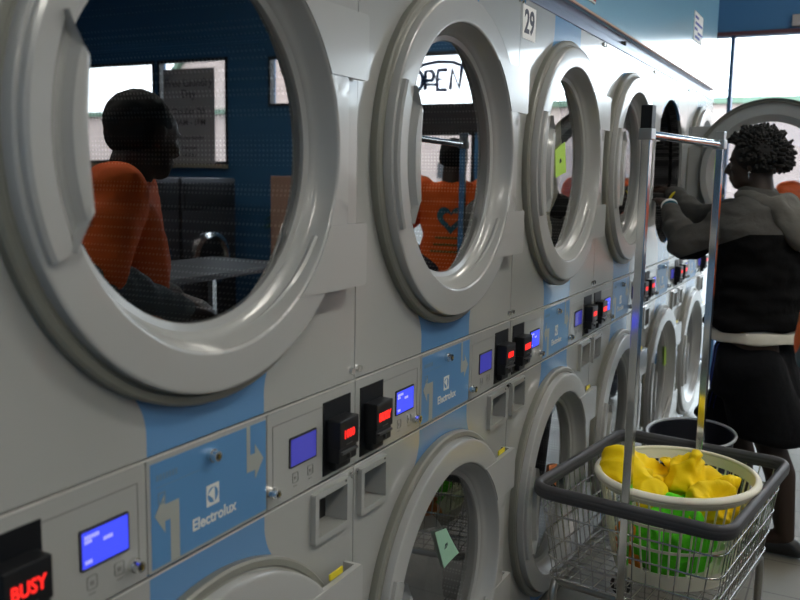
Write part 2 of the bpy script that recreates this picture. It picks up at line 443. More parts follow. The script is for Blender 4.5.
        c = MB(); c.plate(rect(px0,px1,.913,1.056),[],-.004,-.001,mi=1)
        bx0,bx1 = (.326,.397) if side>0 else (-.402,-.332)
        bx=(bx0+bx1)/2
        c.box(bx0,bx1,-.034,-.003,.966,1.022,bev=.003)
        c.box(bx0+.002,bx1-.002,-.031,-.003,.938,.968,bev=.003)
        c.box(bx0+.010,bx1-.010,-.018,-.003,.920,.940,bev=.003)
        co = c.build('coin_acceptor',[black_plastic,black_matte],cp)
        k = MB(); k.box(bx0+.008,bx1-.006,-.037,-.030,.9555,.9605,bev=.001); k.box(bx-.002,bx+.003,-.0365,-.030,.945,.954,bev=.0008)
        k.box(bx-.012,bx+.012,-.0348,-.0335,.9715,.9735)
        k.build('coin_slot',slot_metal,co)
        return cp, co, bx
    st['_r']=0
    res=[]
    for side in (-1,1): res.append(control(side))
    del st['_r']
    # drums
    for cz in (UZ,LZ):
        d = MB()
        d.lathe([(.352,.014),(.350,.05),(.37,.07),(.37,.66),(.36,.68),(.10,.68),(.09,.66),(.001,.66)],(0,cz),seg=72)
        for a in (30,150,270):
            t=math.radians(a); ct,sn=math.cos(t),math.sin(t)
            d.box(-.03,.03,.09,.65,-.372,-.32,M=Matrix.Translation((0,0,cz))@Matrix.Rotation(t+PI/2,4,'Y'))
        smooth_all(d.build('perforated_drum',drum_m,st),.6)
    doors = [dryer_door(st,UZ,'upper'), dryer_door(st,LZ,'lower')]
    return st, res, doors

proto, _, _ = make_stack()
labels = ['nearest stacked tumble dryer at left, its big upper door mirroring a man in profile',
 'second stacked tumble dryer, its upper door mirroring an OPEN sign, mint note inside lower door',
 'stacked tumble dryer carrying the number 29 sticker, cream laundry behind its upper door',
 'fourth stacked tumble dryer, half hidden behind the black-capped cart pole',
 'stacked tumble dryer with its upper door swung open where the jacketed person reaches in',
 'last stacked tumble dryer of the row, beside the bright far window']
digits = [('BUSY','1000'),('8000','0000'),('8888','8888'),('8888','8888'),('8','8'),('8','8')]
stacks=[]
for i in range(6):
    s = proto if i==0 else copy_tree(proto)
    s.location = ((i-.5)*W,0,0)
    tag(s, labels[i], 'tumble dryer', 'row of stacked tumble dryers')
    stacks.append(s)
    cps = [c for c in s.children if c.name.startswith('control_panel')]
    for cp in cps:
        co = [c for c in cp.children if c.name.startswith('coin_acceptor')][0]
        left = co.data.vertices[0].co.x < 0
        bx = -.367 if left else .3615
        body = digits[i][0 if left else 1]
        if i>=4: body='88'
        k = MB(); k.add(text_mesh(body,.025 if body=='BUSY' else .023,Matrix.Translation((bx-.001,-.0346,.992))@FACE,bold=.0004,sx=.86)); k.build('red_digits',red_led,co)
# number sticker on the 29 machine
k = MB(); k.box(-.421,-.315,-.0012,.0002,1.862,1.952,mi=0)
k.add(text_mesh('29',.088,Matrix.Translation((-.368,-.0016,1.906))@FACE,bold=.0022,sx=.92),1)
k.build('number_sticker',[white_sticker,ink],stacks[2])
# opened upper door of the fifth stack
dd = [c for c in stacks[4].children if c.name.startswith('dryer_door') and abs(c.data.vertices[0].co.z-UZ)<.01]
dd = dd[0]
hx = .412
th = math.radians(91)
dd.location = Vector((hx,-.012,0)) - Matrix.Rotation(th,3,'Z')@Vector((hx,-.012,0))
dd.rotation_euler = (0,0,th)

# ------------------------------------------------------------------ blobs (bodies, clothes, laundry)
def ell(c, r, R=None):
    return ('e', Vector(c), Vector(r) if not isinstance(r,(int,float)) else Vector((r,r,r)), R)
def blob(name, parts, mats, parent=None, voxel=.006, smooth=6, nz=None, cut=None, post=None):
    """parts: list of tuples; each tuple = hull of its nodes; node=(centre, radius|(rx,ry,rz)[, rotz])"""
    big = bmesh.new()
    for part in parts:
        t = bmesh.new()
        for nd in part:
            c, r = Vector(nd[0]), nd[1]
            r = (r,r,r) if isinstance(r,(int,float)) else r
            m = Matrix.Translation(c) @ (Matrix.Rotation(nd[2],4,'Z') if len(nd)>2 and not isinstance(nd[2],Matrix) else (nd[2] if len(nd)>2 else Matrix.Identity(4))) @ Matrix.Diagonal((*r,1))
            bmesh.ops.create_icosphere(t, subdivisions=3 if max(r)>.03 else 2, radius=1, matrix=m)
        if len(part)>1:
            h = bmesh.ops.convex_hull(t, input=t.verts[:])
            junk = list(set([g for g in h['geom_interior'] if isinstance(g,bmesh.types.BMVert)]+[g for g in h['geom_unused'] if isinstance(g,bmesh.types.BMVert)]))
            bmesh.ops.delete(t, geom=junk, context='VERTS')
            # the spheres' own inner faces go, the hull stays
            hull = set(g for g in h['geom'] if isinstance(g,bmesh.types.BMFace))
            dele=[f for f in t.faces if f not in hull]
            if dele: bmesh.ops.delete(t, geom=dele, context='FACES_ONLY')
        bmesh.ops.recalc_face_normals(t, faces=t.faces)
        me = bpy.data.meshes.new('x'); t.to_mesh(me); t.free(); big.from_mesh(me); bpy.data.meshes.remove(me)
    me = bpy.data.meshes.new('raw'); big.to_mesh(me); big.free()
    o = bpy.data.objects.new('raw', me); COL.objects.link(o)
    rm = o.modifiers.new('r','REMESH'); rm.mode='VOXEL'; rm.voxel_size=voxel; rm.adaptivity=0
    sm = o.modifiers.new('s','SMOOTH'); sm.factor=.5; sm.iterations=smooth
    bpy.context.view_layer.update()
    m2 = bpy.data.meshes.new_from_object(o.evaluated_get(bpy.context.evaluated_depsgraph_get()))
    bpy.data.objects.remove(o); bpy.data.meshes.remove(me)
    m2.name=name; m2.materials.clear()
    for m in (mats if isinstance(mats,(list,tuple)) else [mats]): m2.materials.append(m)
    if nz or post:
        nrm = [v.normal.copy() for v in m2.vertices]
        for v,nn in zip(m2.vertices,nrm):
            co = v.co.copy()
            if nz:
                for (sc,amp,st) in nz:
                    p = Vector((co.x*sc*st[0],co.y*sc*st[1],co.z*sc*st[2]))
                    v.co += nn*(amp*(noise.noise(p)+.25) if amp>0 else -amp*(.35-2*abs(noise.noise(p+Vector((3.1,7.7,1.3))))))
            if post:
                r = post(v.co.copy(), nn)
                if r is not None: v.co = r
    for p in m2.polygons: p.use_smooth=True
    ob = bpy.data.objects.new(name, m2); COL.objects.link(ob)
    if parent: ob.parent = parent
    return ob

def V(*a): return Vector(a)
class Frame:
    """local body frame: f = facing, s = the body's left, u = up"""
    def __init__(s, o, yaw, pitch=0):
        s.o=Vector(o); s.f=Vector((math.cos(yaw),math.sin(yaw),0)); s.s=Vector((-math.sin(yaw),math.cos(yaw),0)); s.u=Vector((0,0,1))
        if pitch:
            R=Matrix.Rotation(pitch,3,s.s); s.f=R@s.f; s.u=R@s.u
        s.yaw=yaw
        s.R=Matrix((s.f,s.s,s.u)).transposed().to_4x4()
    def p(s,f,l,u): return s.o+s.f*f+s.s*l+s.u*u

def head_parts(H, k=1.):
    """H frame at head centre (between the ears)"""
    P=[]; R=H.R; q=lambda f,l,u:H.p(f*k,l*k,u*k)
    P.append(((q(-.012,0,.030),(.096*k,.076*k,.088*k),R),))                       # skull
    P.append(((q(.038,0,.028),(.050*k,.062*k,.066*k),R),(q(.030,0,-.052),(.052*k,.052*k,.040*k),R)))  # face
    P.append(((q(.052,0,-.072),(.030*k,.030*k,.024*k),R),(q(.010,0,-.060),(.045*k,.055*k,.030*k),R)))  # jaw, chin
    P.append(((q(.090,0,.008),.008*k),(q(.102,0,-.022),(.012*k,.016*k,.010*k),R),(q(.086,0,-.028),(.012*k,.018*k,.010*k),R)))  # nose
    P.append(((q(.082,0,-.048),(.013*k,.024*k,.006*k),R),))                       # upper lip
    P.append(((q(.079,0,-.060),(.013*k,.021*k,.006*k),R),))                       # lower lip
    P.append(((q(.078,.028,.024),(.012*k,.022*k,.007*k),R),)); P.append(((q(.078,-.028,.024),(.012*k,.022*k,.007*k),R),))  # brows
    for s_ in (1,-1):
        P.append(((q(-.004,s_*.076,.018),(.017*k,.008*k,.020*k),R),(q(.000,s_*.073,-.018),(.010*k,.007*k,.010*k),R)))     # ears
        P.append(((q(.060,s_*.040,-.012),(.022*k,.018*k,.016*k),R),))             # cheeks
    return P
def eyes(H, parent, k=1.):
    for s_ in (1,-1):
        e=MB(); c=H.p(.078*k,s_*.031*k,.006*k); e.sph(c,.0095*k); e.sph(c+H.f*.0045*k,.0066*k,mi=1); e.build('eye',[eye_white,hair_m],parent)
def hand_parts(w, d, palm_n, k=1., curl=.5, side=1):
    """w wrist point, d direction of the hand, palm_n outward normal of the back of the hand"""
    d=Vector(d).normalized(); nrm=(Vector(palm_n)-d*d.dot(Vector(palm_n))).normalized(); x=d.cross(nrm)*side
    P=[((w,(.022*k)),(w+d*.085*k+x*.022*k,.015*k),(w+d*.088*k-x*.026*k,.014*k),(w+d*.02*k,.020*k))]
    for i,(off,L) in enumerate(((.030,.070),(.011,.080),(-.009,.074),(-.028,.058))):
        a=w+d*.085*k+x*off*k; dd_=d.copy(); pts=[a]
        for j in range(3):
            ang=curl*(.5+.5*j); dd_=(Matrix.Rotation(-ang*.6,3,x*side)@dd_) if False else (dd_*math.cos(ang*.6)-nrm*math.sin(ang*.6)).normalized()
            pts.append(pts[-1]+dd_*L*k*(.42,.33,.25)[j])
        for j in range(3): P.append(((pts[j],(.0098-.001*j)*k),(pts[j+1],(.0090-.001*j)*k)))
    t0=w+d*.028*k+x*.020*k; t1=t0+(d*.5+x*.75-nrm*.3).normalized()*.045*k; t2=t1+(d*.9+x*.2-nrm*.4).normalized()*.034*k
    P.append(((t0,.014*k),(t1,.0105*k))); P.append(((t1,.0105*k),(t2,.0085*k)))
    return P
def limb(*nodes):
    return [ (nodes[i],nodes[i+1]) for i in range(len(nodes)-1) ]

# ---- the person in the jacket ---------------------------------------------
def person_jacket():
    root = empty('person',(2.30,-.56,0)); tag(root,'person in grey and black hooded jacket and black shorts reaching into the open dryer','person')
    T = Frame((2.26,-.515,0), math.radians(72))
    Hd = Frame((2.27,-.475,1.545), math.radians(84), math.radians(2))
    hipL, hipR = T.p(-.05,.085,.86), T.p(-.03,-.10,.86)
    kneeL = V(2.20,-.61,.47); ankL = V(2.20,-.70,.085)
    kneeR = V(2.42,-.45,.47); ankR = V(2.46,-.50,.085)
    shL, shR = V(2.14,-.475,1.350), V(2.43,-.50,1.355)
    elL = V(2.17,-.245,1.225); wrL = V(2.43,-.135,1.360)
    elR = V(2.58,-.23,1.315); wrR = V(2.78,-.065,1.425)
    P=[]
    P += head_parts(Hd)
    P += [((T.p(.0,0,1.37),.058),(Hd.p(-.02,0,-.06),.054))]
    P += [((T.p(0,.09,1.30),(.075,.085,.07),T.R),(T.p(0,-.09,1.30),(.075,.085,.07),T.R),(T.p(0,.0,1.05),(.085,.12,.08),T.R),(T.p(-.02,0,.88),(.095,.13,.09),T.R))]
    P += limb((shL,.045),(elL,.038),(wrL,.027)) + limb((shR,.045),(elR,.038),(wrR,.027))
    P += limb((hipL,.088),(kneeL,.058)) + limb((kneeL,.056),(kneeL*.65+ankL*.35+V(0,-.022,0),.058),(ankL,.036))
    P += limb((hipR,.088),(kneeR,.058)) + limb((kneeR,.056),(kneeR*.65+ankR*.35+V(0,-.022,0),.058),(ankR,.036))
    for a in (ankL,ankR): P += limb((a,.036),(a+V(.01,.12,-.045),.030)); P += limb((a+V(0,-.03,-.05),.032),(a+V(.012,.16,-.055),.026))
    P += hand_parts(wrL,(.75,.55,.35),(-.2,-.2,1),.95,.35,1)
    P += hand_parts(wrR,(.75,.6,.15),(0,-.3,1),.95,.3,-1)
    body = blob('body',P,skin2,root,.006,4)
    eyes(Hd,root)
    # hair: scalp cap with short twists
    hr = MB()
    for i in range(900):
        z = random.uniform(-.45,1); a = random.uniform(0,2*PI); rr = math.sqrt(1-z*z)
        d = Hd.f*(rr*math.cos(a))+Hd.s*(rr*math.sin(a))+Hd.u*z
        fc = d.dot(Hd.f)
        if fc>.35 and z<.35+.3*fc: continue
        if z<-.1 and fc>-.15: continue
        c = Hd.p(-.012,0,.030)
        base = c + Hd.f*d.dot(Hd.f)*.090 + Hd.s*d.dot(Hd.s)*.072 + Hd.u*d.dot(Hd.u)*.085
        L = random.uniform(.028,.054)
        jit = Vector((random.uniform(-1,1),random.uniform(-1,1),random.uniform(-1,1)))*.5
        p1 = base+(d+jit*.5).normalized()*L*.5; p2 = p1+(d+jit+V(0,0,-.2)).normalized()*L*.55
        hr.tube([base,p1,p2],.01,6,rr=[.0095,.0090,.0050])
    hr.sph(Hd.p(-.022,0,.045),(.100,.100,.092),sub=3)
    hr.build('hair',hair_m,root)
    e = MB(); c=Hd.p(.000,.080,-.030); e.sph(c,.006,sub=1); e.tube([c,c+V(0,0,-.012),c+V(0,0,-.022)],.0025,5); e.build('earring',ear_m,root)
    # jacket
    J=[]
    J += [((T.p(.01,.125,1.345),(.090,.090,.060),T.R),(T.p(.01,-.125,1.345),(.090,.090,.060),T.R),(T.p(-.015,0,1.20),(.150,.200,.10),T.R),(T.p(0,0,1.40),(.075,.075,.03),T.R))]
    J += [((T.p(-.015,0,1.20),(.150,.200,.10),T.R),(T.p(-.005,0,.96),(.175,.210,.04),T.R))]
    J += [((T.p(-.005,0,.98),(.175,.210,.03),T.R),(T.p(-.01,0,.925),(.190,.222,.018),T.R))]
    J += limb((shL+V(0,0,-.002),.074),(elL,.056),(wrL-(wrL-elL).normalized()*.03,.040))
    J += limb((shR+V(0,0,-.002),.074),(elR,.055),(wrR-(wrR-elR).normalized()*.05,.040))
    J += [((T.p(.0,0,1.40),(.085,.085,.025),T.R),(T.p(.015,0,1.435),(.072,.070,.018),T.R))]
    blob('jacket',J,jacket_m,root,.0075,4,nz=[(7,.022,(1,1,2.2)),(16,.009,(1,1,2))])
    h=[]
    hc = T.p(-.115,-.01,1.335)
    h += [((T.p(-.03,.085,1.405),.030),(T.p(-.10,.075,1.37),.040),(T.p(-.175,0.02,1.27),(.045,.08,.055),T.R))]
    h += [((T.p(-.03,-.085,1.405),.030),(T.p(-.10,-.075,1.37),.040),(T.p(-.175,-.02,1.27),(.045,.08,.055),T.R))]
    h += [((T.p(-.09,0,1.41),(.035,.09,.025),T.R),(T.p(-.17,0,1.29),(.050,.085,.050),T.R))]
    h += [((T.p(.06,.065,1.425),.022),(T.p(-.03,.085,1.405),.034))]
    h += [((T.p(.06,-.065,1.425),.022),(T.p(-.03,-.085,1.405),.034))]
    blob('jacket_hood',h,hood_m,root,.0075,3,nz=[(12,.012,(1,1,1)),(26,.005,(1,1,1))])
    # white undershirt hem
    blob('undershirt_hem',[((T.p(-.01,0,.905),(.180,.210,.012),T.R),(T.p(-.012,0,.866),(.186,.212,.010),T.R))],white_cotton,root,.007,3,nz=[(10,.008,(1,1,1))])
    # shorts
    sh=[]
    sh += [((T.p(-.02,0,.82),(.140,.170,.03),T.R),(T.p(-.03,0,.66),(.175,.190,.05),T.R))]
    kL = kneeL.lerp(hipL,.06); kR = kneeR.lerp(hipR,.06)
    sh += [((hipL+V(0,0,-.11),.125),(kL+V(0,-.01,0),(.125,.145,.03))),((hipR+V(0,.0,-.11),.125),(kR+V(-.02,.02,0),(.125,.145,.03)))]
    s_o = blob('shorts',sh,shorts_m,root,.0075,3,nz=[(8,.020,(1,1,.5))])
    bv = BVHTree.FromObject(s_o, bpy.context.evaluated_depsgraph_get())
    st=MB()
    for off in (0,.022):
        pts=[]
        for i in range(22):
            t=i/21; z=.835-.29*t
            tgt=V(2.27-.05, -.44+.02*t+off*.9+.01, z)
            o_=V(1.9,-.36+.03*t+off*1.0-.0,z)
            hit=bv.ray_cast(o_,V(1,-.15,0).normalized())
            if hit[0] is not None: pts.append(hit[0]+hit[1]*.001)
        if len(pts)>3: st.tube(pts,.002,6,rr=[(.0015,.006)]*len(pts))
    st.build('blue_side_stripe',stripe_blue,s_o)
    for a in (ankL,ankR):
        blob('shoe',[((a+V(0,-.045,-.055),(.036,.036,.028)),(a+V(.014,.175,-.060),(.040,.038,.022)),(a+V(0,-.02,-.035),(.034,.04,.03)))],shoe_m,root,.006,3,post=lambda co,nn: V(co.x,co.y,max(co.z,.002)))
    for q,m in ((.80,teal),(.86,white_sticker)):
        b_=MB(); c=elL.lerp(wrL,1.02+(q-.8)*.9); ax=(wrL-elL).normalized(); u=ax.orthogonal().normalized(); v=ax.cross(u)
        b_.tube([c+(u*math.cos(t)+v*math.sin(t))*.031 for t in [2*PI*i/20 for i in range(20)]],.0055,6,closed=True); b_.build('bracelet',m,root)
    b_=MB(); c=elR.lerp(wrR,.72); ax=(wrR-elR).normalized(); u=ax.orthogonal().normalized(); v=ax.cross(u)
    b_.tube([c+(u*math.cos(t)+v*math.sin(t))*.041 for t in [2*PI*i/20 for i in range(20)]],.006,6,closed=True); b_.build('wristband',yellow_label,root)
    # parts were made in world space: keep them there under the root
    for ch in root.children: ch.matrix_parent_inverse = Matrix.Translation(-Vector(root.location))
    return root
person_jacket()

def shirt_person(base, yaw, label, hz, arms, lean=0, sleeves=False, k=1., hair='short', head_yaw=None, trousers=denim, headp=0, legs=True, head_at=None, hk=1.04, sdrop=.190):
    root = empty('person',(base[0],base[1],0)); tag(root,label,'person')
    T = Frame((base[0],base[1],0), yaw, 0)
    off = lean
    Hd = Frame(T.p(.03+off,0,hz) if head_at is None else (head_at[0],head_at[1],hz), yaw if head_yaw is None else head_yaw, headp)
    sz = hz-sdrop*k
    shL, shR = T.p(off*.8,.185*k,sz), T.p(off*.8,-.185*k,sz)
    hipL, hipR = T.p(0,.09,.93*k), T.p(0,-.09,.93*k)
    P = head_parts(Hd,hk*k)
    P += [((T.p(off*.85,0,sz+.03),.066*k),(Hd.p(-.025,0,-.055),.062*k))]
    P += [((T.p(off*.8,.09,sz-.06),(.075,.08,.07),T.R),(T.p(off*.8,-.09,sz-.06),(.075,.08,.07),T.R),(T.p(off*.4,0,1.08),(.09,.12,.08),T.R)),((T.p(off*.4,0,1.08),(.09,.12,.08),T.R),(T.p(0,0,.93),(.10,.13,.08),T.R))]
    els, wrs = [], []
    for s_, sh in ((0,shL),(1,shR)):
        el, wr, hd = [Vector(x) for x in arms[s_]]
        els.append(el); wrs.append(wr)
        P += limb((sh,.044*k),(el,.038*k),(wr,.028*k))
        P += hand_parts(wr,(hd-wr),(0,0,1),1.0*k,.5,-1 if s_ else 1)
    for hp,s_ in ((hipL,1),(hipR,-1)):
        kn = T.p(.02,s_*.10,.50*k); an = T.p(-.02,s_*.11,.09)
        P += limb((hp,.09),(kn,.058),(an,.040)) + limb((an+V(0,0,-.04),.034),(an+T.f*.15+V(0,0,-.055),.028))
    blob('body',P,skin2 if hair!='x' else skin,root,.0065,4)
    eyes(Hd,root,1.04*k)
    hk=hk*k
    def hpost(co,nn):
        return None
    blob('hair',[((Hd.p(-.022,0,.040*hk),(.092*hk,.080*hk,.086*hk),Hd.R),),((Hd.p(-.045,0,.008),(.062*hk,.074*hk,.055*hk),Hd.R),)],hair_m,root,.006,2,nz=[(60,.003,(1,1,1))])
    # t-shirt
    Sx=[]
    Sx += [((T.p(off*.8,.125*k,sz-.025),(.088,.085,.065),T.R),(T.p(off*.8,-.125*k,sz-.025),(.088,.085,.065),T.R),(T.p(off*.6+.01,0,sz-.20),(.140,.175,.09),T.R),(T.p(off*.9,0,sz+.030),(.065,.080,.025),T.R))]
    Sx += [((T.p(off*.6+.01,0,sz-.20),(.140,.175,.09),T.R),(T.p(off*.25+.035,0,1.06),(.165,.180,.07),T.R))]
    Sx += [((T.p(off*.25+.035,0,1.06),(.165,.180,.07),T.R),(T.p(.0,0,.90),(.150,.185,.02),T.R))]
    for sh,el in ((shL,els[0]),(shR,els[1])):
        f_ = 1.0 if sleeves else .62
        Sx += [((sh,.078*k),(sh.lerp(el,f_*.95),.066*k if not sleeves else .060*k))]
    shirt = blob('tshirt',Sx,orange_shirt,root,.0075,4,nz=[(7,.018,(1,1,1.6)),(15,.008,(1,1,1))])
    if sleeves:
        for el,wr in zip(els,wrs):
            blob('grey_sleeve',[((el,.054),(wr-(wr-el).normalized()*.015,.038))],grey_knit,root,.007,3,nz=[(22,.012,(1,1,1))])
        blob('grey_collar',[((T.p(off*.85,0,sz+.045),(.073*k,.076*k,.02),T.R),(T.p(off*.9,0,sz+.085),(.066*k,.068*k,.012),T.R))],grey_knit,root,.006,2)
    tr=[((T.p(0,.085,.93*k),.125),(T.p(0,-.085,.93*k),.125))]
    for s_ in (1,-1): tr += limb((T.p(0,s_*.09,.90*k),.12),(T.p(.02,s_*.10,.5*k),.085),(T.p(-.02,s_*.11,.10),.075))
    blob('trousers',tr,trousers,root,.01,3,nz=[(8,.015,(1,1,1))])
    for s_ in (1,-1):
        a=T.p(-.02,s_*.11,.09)
        blob('shoe',[((a+T.f*-.05+V(0,0,-.045),(.045,.045,.04)),(a+T.f*.19+V(0,0,-.055),(.05,.045,.03)))],shoe_m,root,.008,2,post=lambda co,nn: V(co.x,co.y,max(co.z,.002)))
    for ch in root.children: ch.matrix_parent_inverse = Matrix.Translation(-Vector(root.location))
    return root, shirt, T
# man 1, seen in profile in the nearest door
y1=-1.10
shirt_person((.38,-1.13,0), math.radians(50), 'person in an orange T-shirt over grey sleeves, mirrored in profile in the nearest door', 1.570,
   (((.15,-.84,1.21),(.456,-.83,1.085),(.60,-.83,1.045)), ((.62,-1.36,1.16),(.78,-1.15,1.06),(.82,-1.02,1.02))),
   lean=.14, sleeves=True, k=1.06, headp=math.radians(6), head_yaw=math.radians(10), head_at=(.495,-1.00), hk=1.08, sdrop=.150)
# man 2, his back mirrored in the second door
r2, sh2, T2 = shirt_person((3.30,-1.27,0), math.radians(-22), 'person in orange T-shirt with blue heart on back, mirrored in the second door', 1.575,
   (((3.45,-.98,1.10),(3.62,-1.02,.90),(3.70,-1.05,.84)), ((3.20,-1.58,1.10),(3.36,-1.66,.88),(3.42,-1.68,.80))), k=1.0, sdrop=.172)
# prints on the back, laid onto the cloth
bv = BVHTree.FromObject(sh2, bpy.context.evaluated_depsgraph_get())
def on_back(pts2d, s_, z_):
    out=[]
    for a,c in pts2d:
        o_ = T2.p(-.6, s_+a, z_+c); hit = bv.ray_cast(o_, T2.f)
        out.append((hit[0] if hit[0] is not None else T2.p(-.15,s_+a,z_+c)) - T2.f*.0025)
    return out
def heart(s, t):
    return (s*16*math.sin(t)**3/17, s*(13*math.cos(t)-5*math.cos(2*t)-2*math.cos(3*t)-math.cos(4*t))/17)
pr = MB(); t = bmesh.new(); N=48
ins=[heart(.050,2*PI*i/N) for i in range(N)]; outs=[heart(.095,2*PI*i/N) for i in range(N)]
outs=[(a*.92 if True else a, c*1.0) for a,c in outs]
rings=[[t.verts.new(p) for p in on_back([(ins[i][0]+(outs[i][0]-ins[i][0])*f, ins[i][1]+(outs[i][1]-ins[i][1])*f) for i in range(N)],0,1.235)] for f in (0,.33,.66,1)]
for A,B in zip(rings[:-1],rings[1:]):
    for i in range(N): t.faces.new((A[i],A[(i+1)%N],B[(i+1)%N],B[i]))
pr.add(t)
for zz,ww,mi in ((1.125,.09,1),(1.085,.10,1),(1.045,.12,1)):
    t=bmesh.new()
    n_=14
    top=[t.verts.new(p) for p in on_back([(-ww+2*ww*i/n_,.007) for i in range(n_+1)],0,zz)]
    bot=[t.verts.new(p) for p in on_back([(-ww+2*ww*i/n_,-.007) for i in range(n_+1)],0,zz)]
    for i in range(n_): t.faces.new((top[i],top[i+1],bot[i+1],bot[i]))
    pr.add(t,mi)
po = pr.build('heart_print',[teal,olive_print],sh2)
# man 3, mostly behind the jacketed person
shirt_person((4.30,-.65,0), math.radians(190), 'person in plain orange T-shirt mostly hidden behind the jacketed person', 1.60,
   (((4.25,-.91,1.12),(4.05,-.85,1.0),(3.97,-.81,.98)), ((4.28,-.38,1.12),(4.06,-.47,.96),(3.98,-.55,.95))), k=1.0)

# ------------------------------------------------------------------ laundry cart
CC = Vector((1.222,-.399,0)); CA = math.radians(-7.4); RH=.59
cart = empty('laundry_cart', CC, CA); tag(cart,'chrome wire laundry cart with dark grey bumper rim and tall double pole rack','cart')
def rr3(hx,hy,r,z,n=6): return [(x,y,z) for x,y in rrect(-hx,hx,-hy,hy,r,n)]
HX,HY=.355,.280
b=MB()
for dz_,rr_ in ((-.006,.0135),(-.014,.0145),(-.024,.0125)): b.tube(rr3(HX,HY,.055,RH+dz_,7),rr_,10,closed=True)
smooth_all(b.build('bumper_rim',rubber,cart),1.2)
w=MB()
levels=[(RH-.05,.0),(RH-.085,.008),(RH-.155,.016),(RH-.225,.024),(RH-.285,.030)]
def cr(z,ins,r=.045): return rr3(HX-.012-ins,HY-.012-ins,r,z,5)
for (z,i_) in levels[1:]: w.tube(cr(z,i_ - .006),.0034 if z<RH-.25 else .003,6,closed=True)
zt,zb=levels[0][0]+.03,levels[-1][0]
def side_pt(t,edge,z):
    f=(levels[0][0]-z)/(levels[0][0]-zb); ins=.012+.030*f
    hx,hy=HX-ins,HY-ins
    return {0:(t*(hx-.03),-hy,z),1:(t*(hx-.03),hy,z),2:(-hx,t*(hy-.03),z),3:(hx,t*(hy-.03),z)}[edge]
for e,nw in ((0,17),(1,17),(2,12),(3,12)):
    for i in range(nw):
        t=-1+2*i/(nw-1); w.tube([side_pt(t,e,zt),side_pt(t,e,zb)],.0019,5)
for i in range(17):
    t=-1+2*i/16; w.tube([side_pt(t,0,zb),side_pt(t,1,zb)],.0019,5)
for i in range(12):
    t=-1+2*i/11; w.tube([side_pt(t,2,zb+.003),side_pt(t,3,zb+.003)],.0019,5)
smooth_all(w.build('wire_basket',wire_chrome,cart),1.5)
f=MB()
zf=zb-.020
f.tube(rr3(HX-.06,HY-.05,.05,zf,5),.0125,10,closed=True)
smooth_all(f.build('base_frame',steel_tube,cart),1.5)
for sx in (-1,1):
    for sy in (-1,1):
        x,y=sx*(HX-.060),sy*(HY-.050)
        l_=MB(); pts=[(x-sx*.08,y,zf),(x-sx*.04,y,zf),(x-sx*.012,y,zf-.014),(x,y,zf-.045),(x,y,.10)]
        l_.tube(pts,.0125,10); lg=smooth_all(l_.build('leg',steel_tube,cart),1.5)
        c_=MB(); c_.cyl((x,y,.075),(x,y,.11),.010); c_.box(x-.013,x-.010,y-.02,y+.02,.025,.08); c_.box(x+.010,x+.013,y-.02,y+.02,.025,.08); c_.box(x-.013,x+.013,y-.02,y+.02,.078,.082)
        c_.cyl((x-.009,y,.0375),(x+.009,y,.0375),.0375,mi=1,seg=24)
        c_.build('caster',[steel_tube,black_plastic],lg)
PX=.342
for sx,nm in ((-1,0),(1,1)):
    p_=MB(); x=sx*PX
    p_.box(x-.0115,x+.0115,-.0115,.0115,zf,1.60+.0,bev=.002)
    po_=p_.build('upright_pole',chrome,cart)
    if sx<0:
        k=MB(); k.box(x-.015,x+.015,-.015,.015,1.60,1.672,bev=.002); k.build('black_pole_cap',black_plastic,po_)
    else:
        k=MB(); k.box(x-.014,x+.014,-.014,.014,1.60,1.640,bev=.003); k.build('pole_cap',steel_tube,po_)
xb=PX
k=MB(); k.tube([(-xb,0,1.598),(xb,0,1.598)],.011,12); smooth_all(k.build('crossbar',chrome,cart),1.2)
for x in (-xb,xb):
    k=MB(); k.box(x-.018,x+.018,-.017,.017,1.583,1.613,bev=.003)
    s_=1 if x<0 else -1
    k.box(x+s_*.015,x+s_*.045,-.008,.008,1.588,1.608,bev=.003)
    k.build('rack_bracket',steel_tube,cart)
k=MB(); k.cyl((-xb+.03,0,1.615),(-xb+.03,0,1.627),.006); k.build('bracket_bolt',chrome,cart)

# ------------------------------------------------------------------ white oval laundry basket in the cart
import_c = CC + Matrix.Rotation(CA,3,'Z')@Vector((-.010,-.015,0))
BZ0, BZ1 = zb+.006, RH+.020
bk = empty('laundry_basket',(0,0,0)); 
bk.location=(0,0,0)
def oval(a,bx,by,z,c): return (c[0]+bx*math.cos(a), c[1]+by*math.sin(a), z)
BC=CC+Matrix.Rotation(CA,3,'Z')@V(-.035,-.040,0); BA=CA
bk.location=(BC.x,BC.y,BZ0); bk.rotation_euler=(0,0,BA)
tag(bk,'cream plastic laundry basket with slotted sides, sitting in the wire cart','laundry basket')
RX,RY=.243,.225; RX0,RY0=.180,.165; Hh=BZ1-BZ0
def bp_(a,f,o=0): # f 0 bottom..1 top
    g_=f**.8
    return ((RX0+(RX-RX0)*g_+o)*math.cos(a),(RY0+(RY-RY0)*g_+o)*math.sin(a),Hh*f)
def band(mb,f0,f1,th=.003,seg=72,mi=0):
    t=bmesh.new(); A=[]
    for i in range(seg):
        a=2*PI*i/seg
        A.append([t.verts.new(bp_(a,f0)),t.verts.new(bp_(a,f1)),t.verts.new(bp_(a,f1,-th)),t.verts.new(bp_(a,f0,-th))])
    for i in range(seg):
        X,Y=A[i],A[(i+1)%seg]
        for j in range(4): t.faces.new((X[j],X[(j+1)%4],Y[(j+1)%4],Y[j]))
    mb.add(t,mi,None,True)
m_=MB(); band(m_,0,.17); band(m_,.885,.985); band(m_,.40,.43); band(m_,.64,.67)
for i in range(44):
    a=2*PI*i/44
    pts=[bp_(a,.15+.75*j/6,-.0015) for j in range(7)]
    m_.tube(pts,.003,6,rr=[(.0028,.0028)]*7)
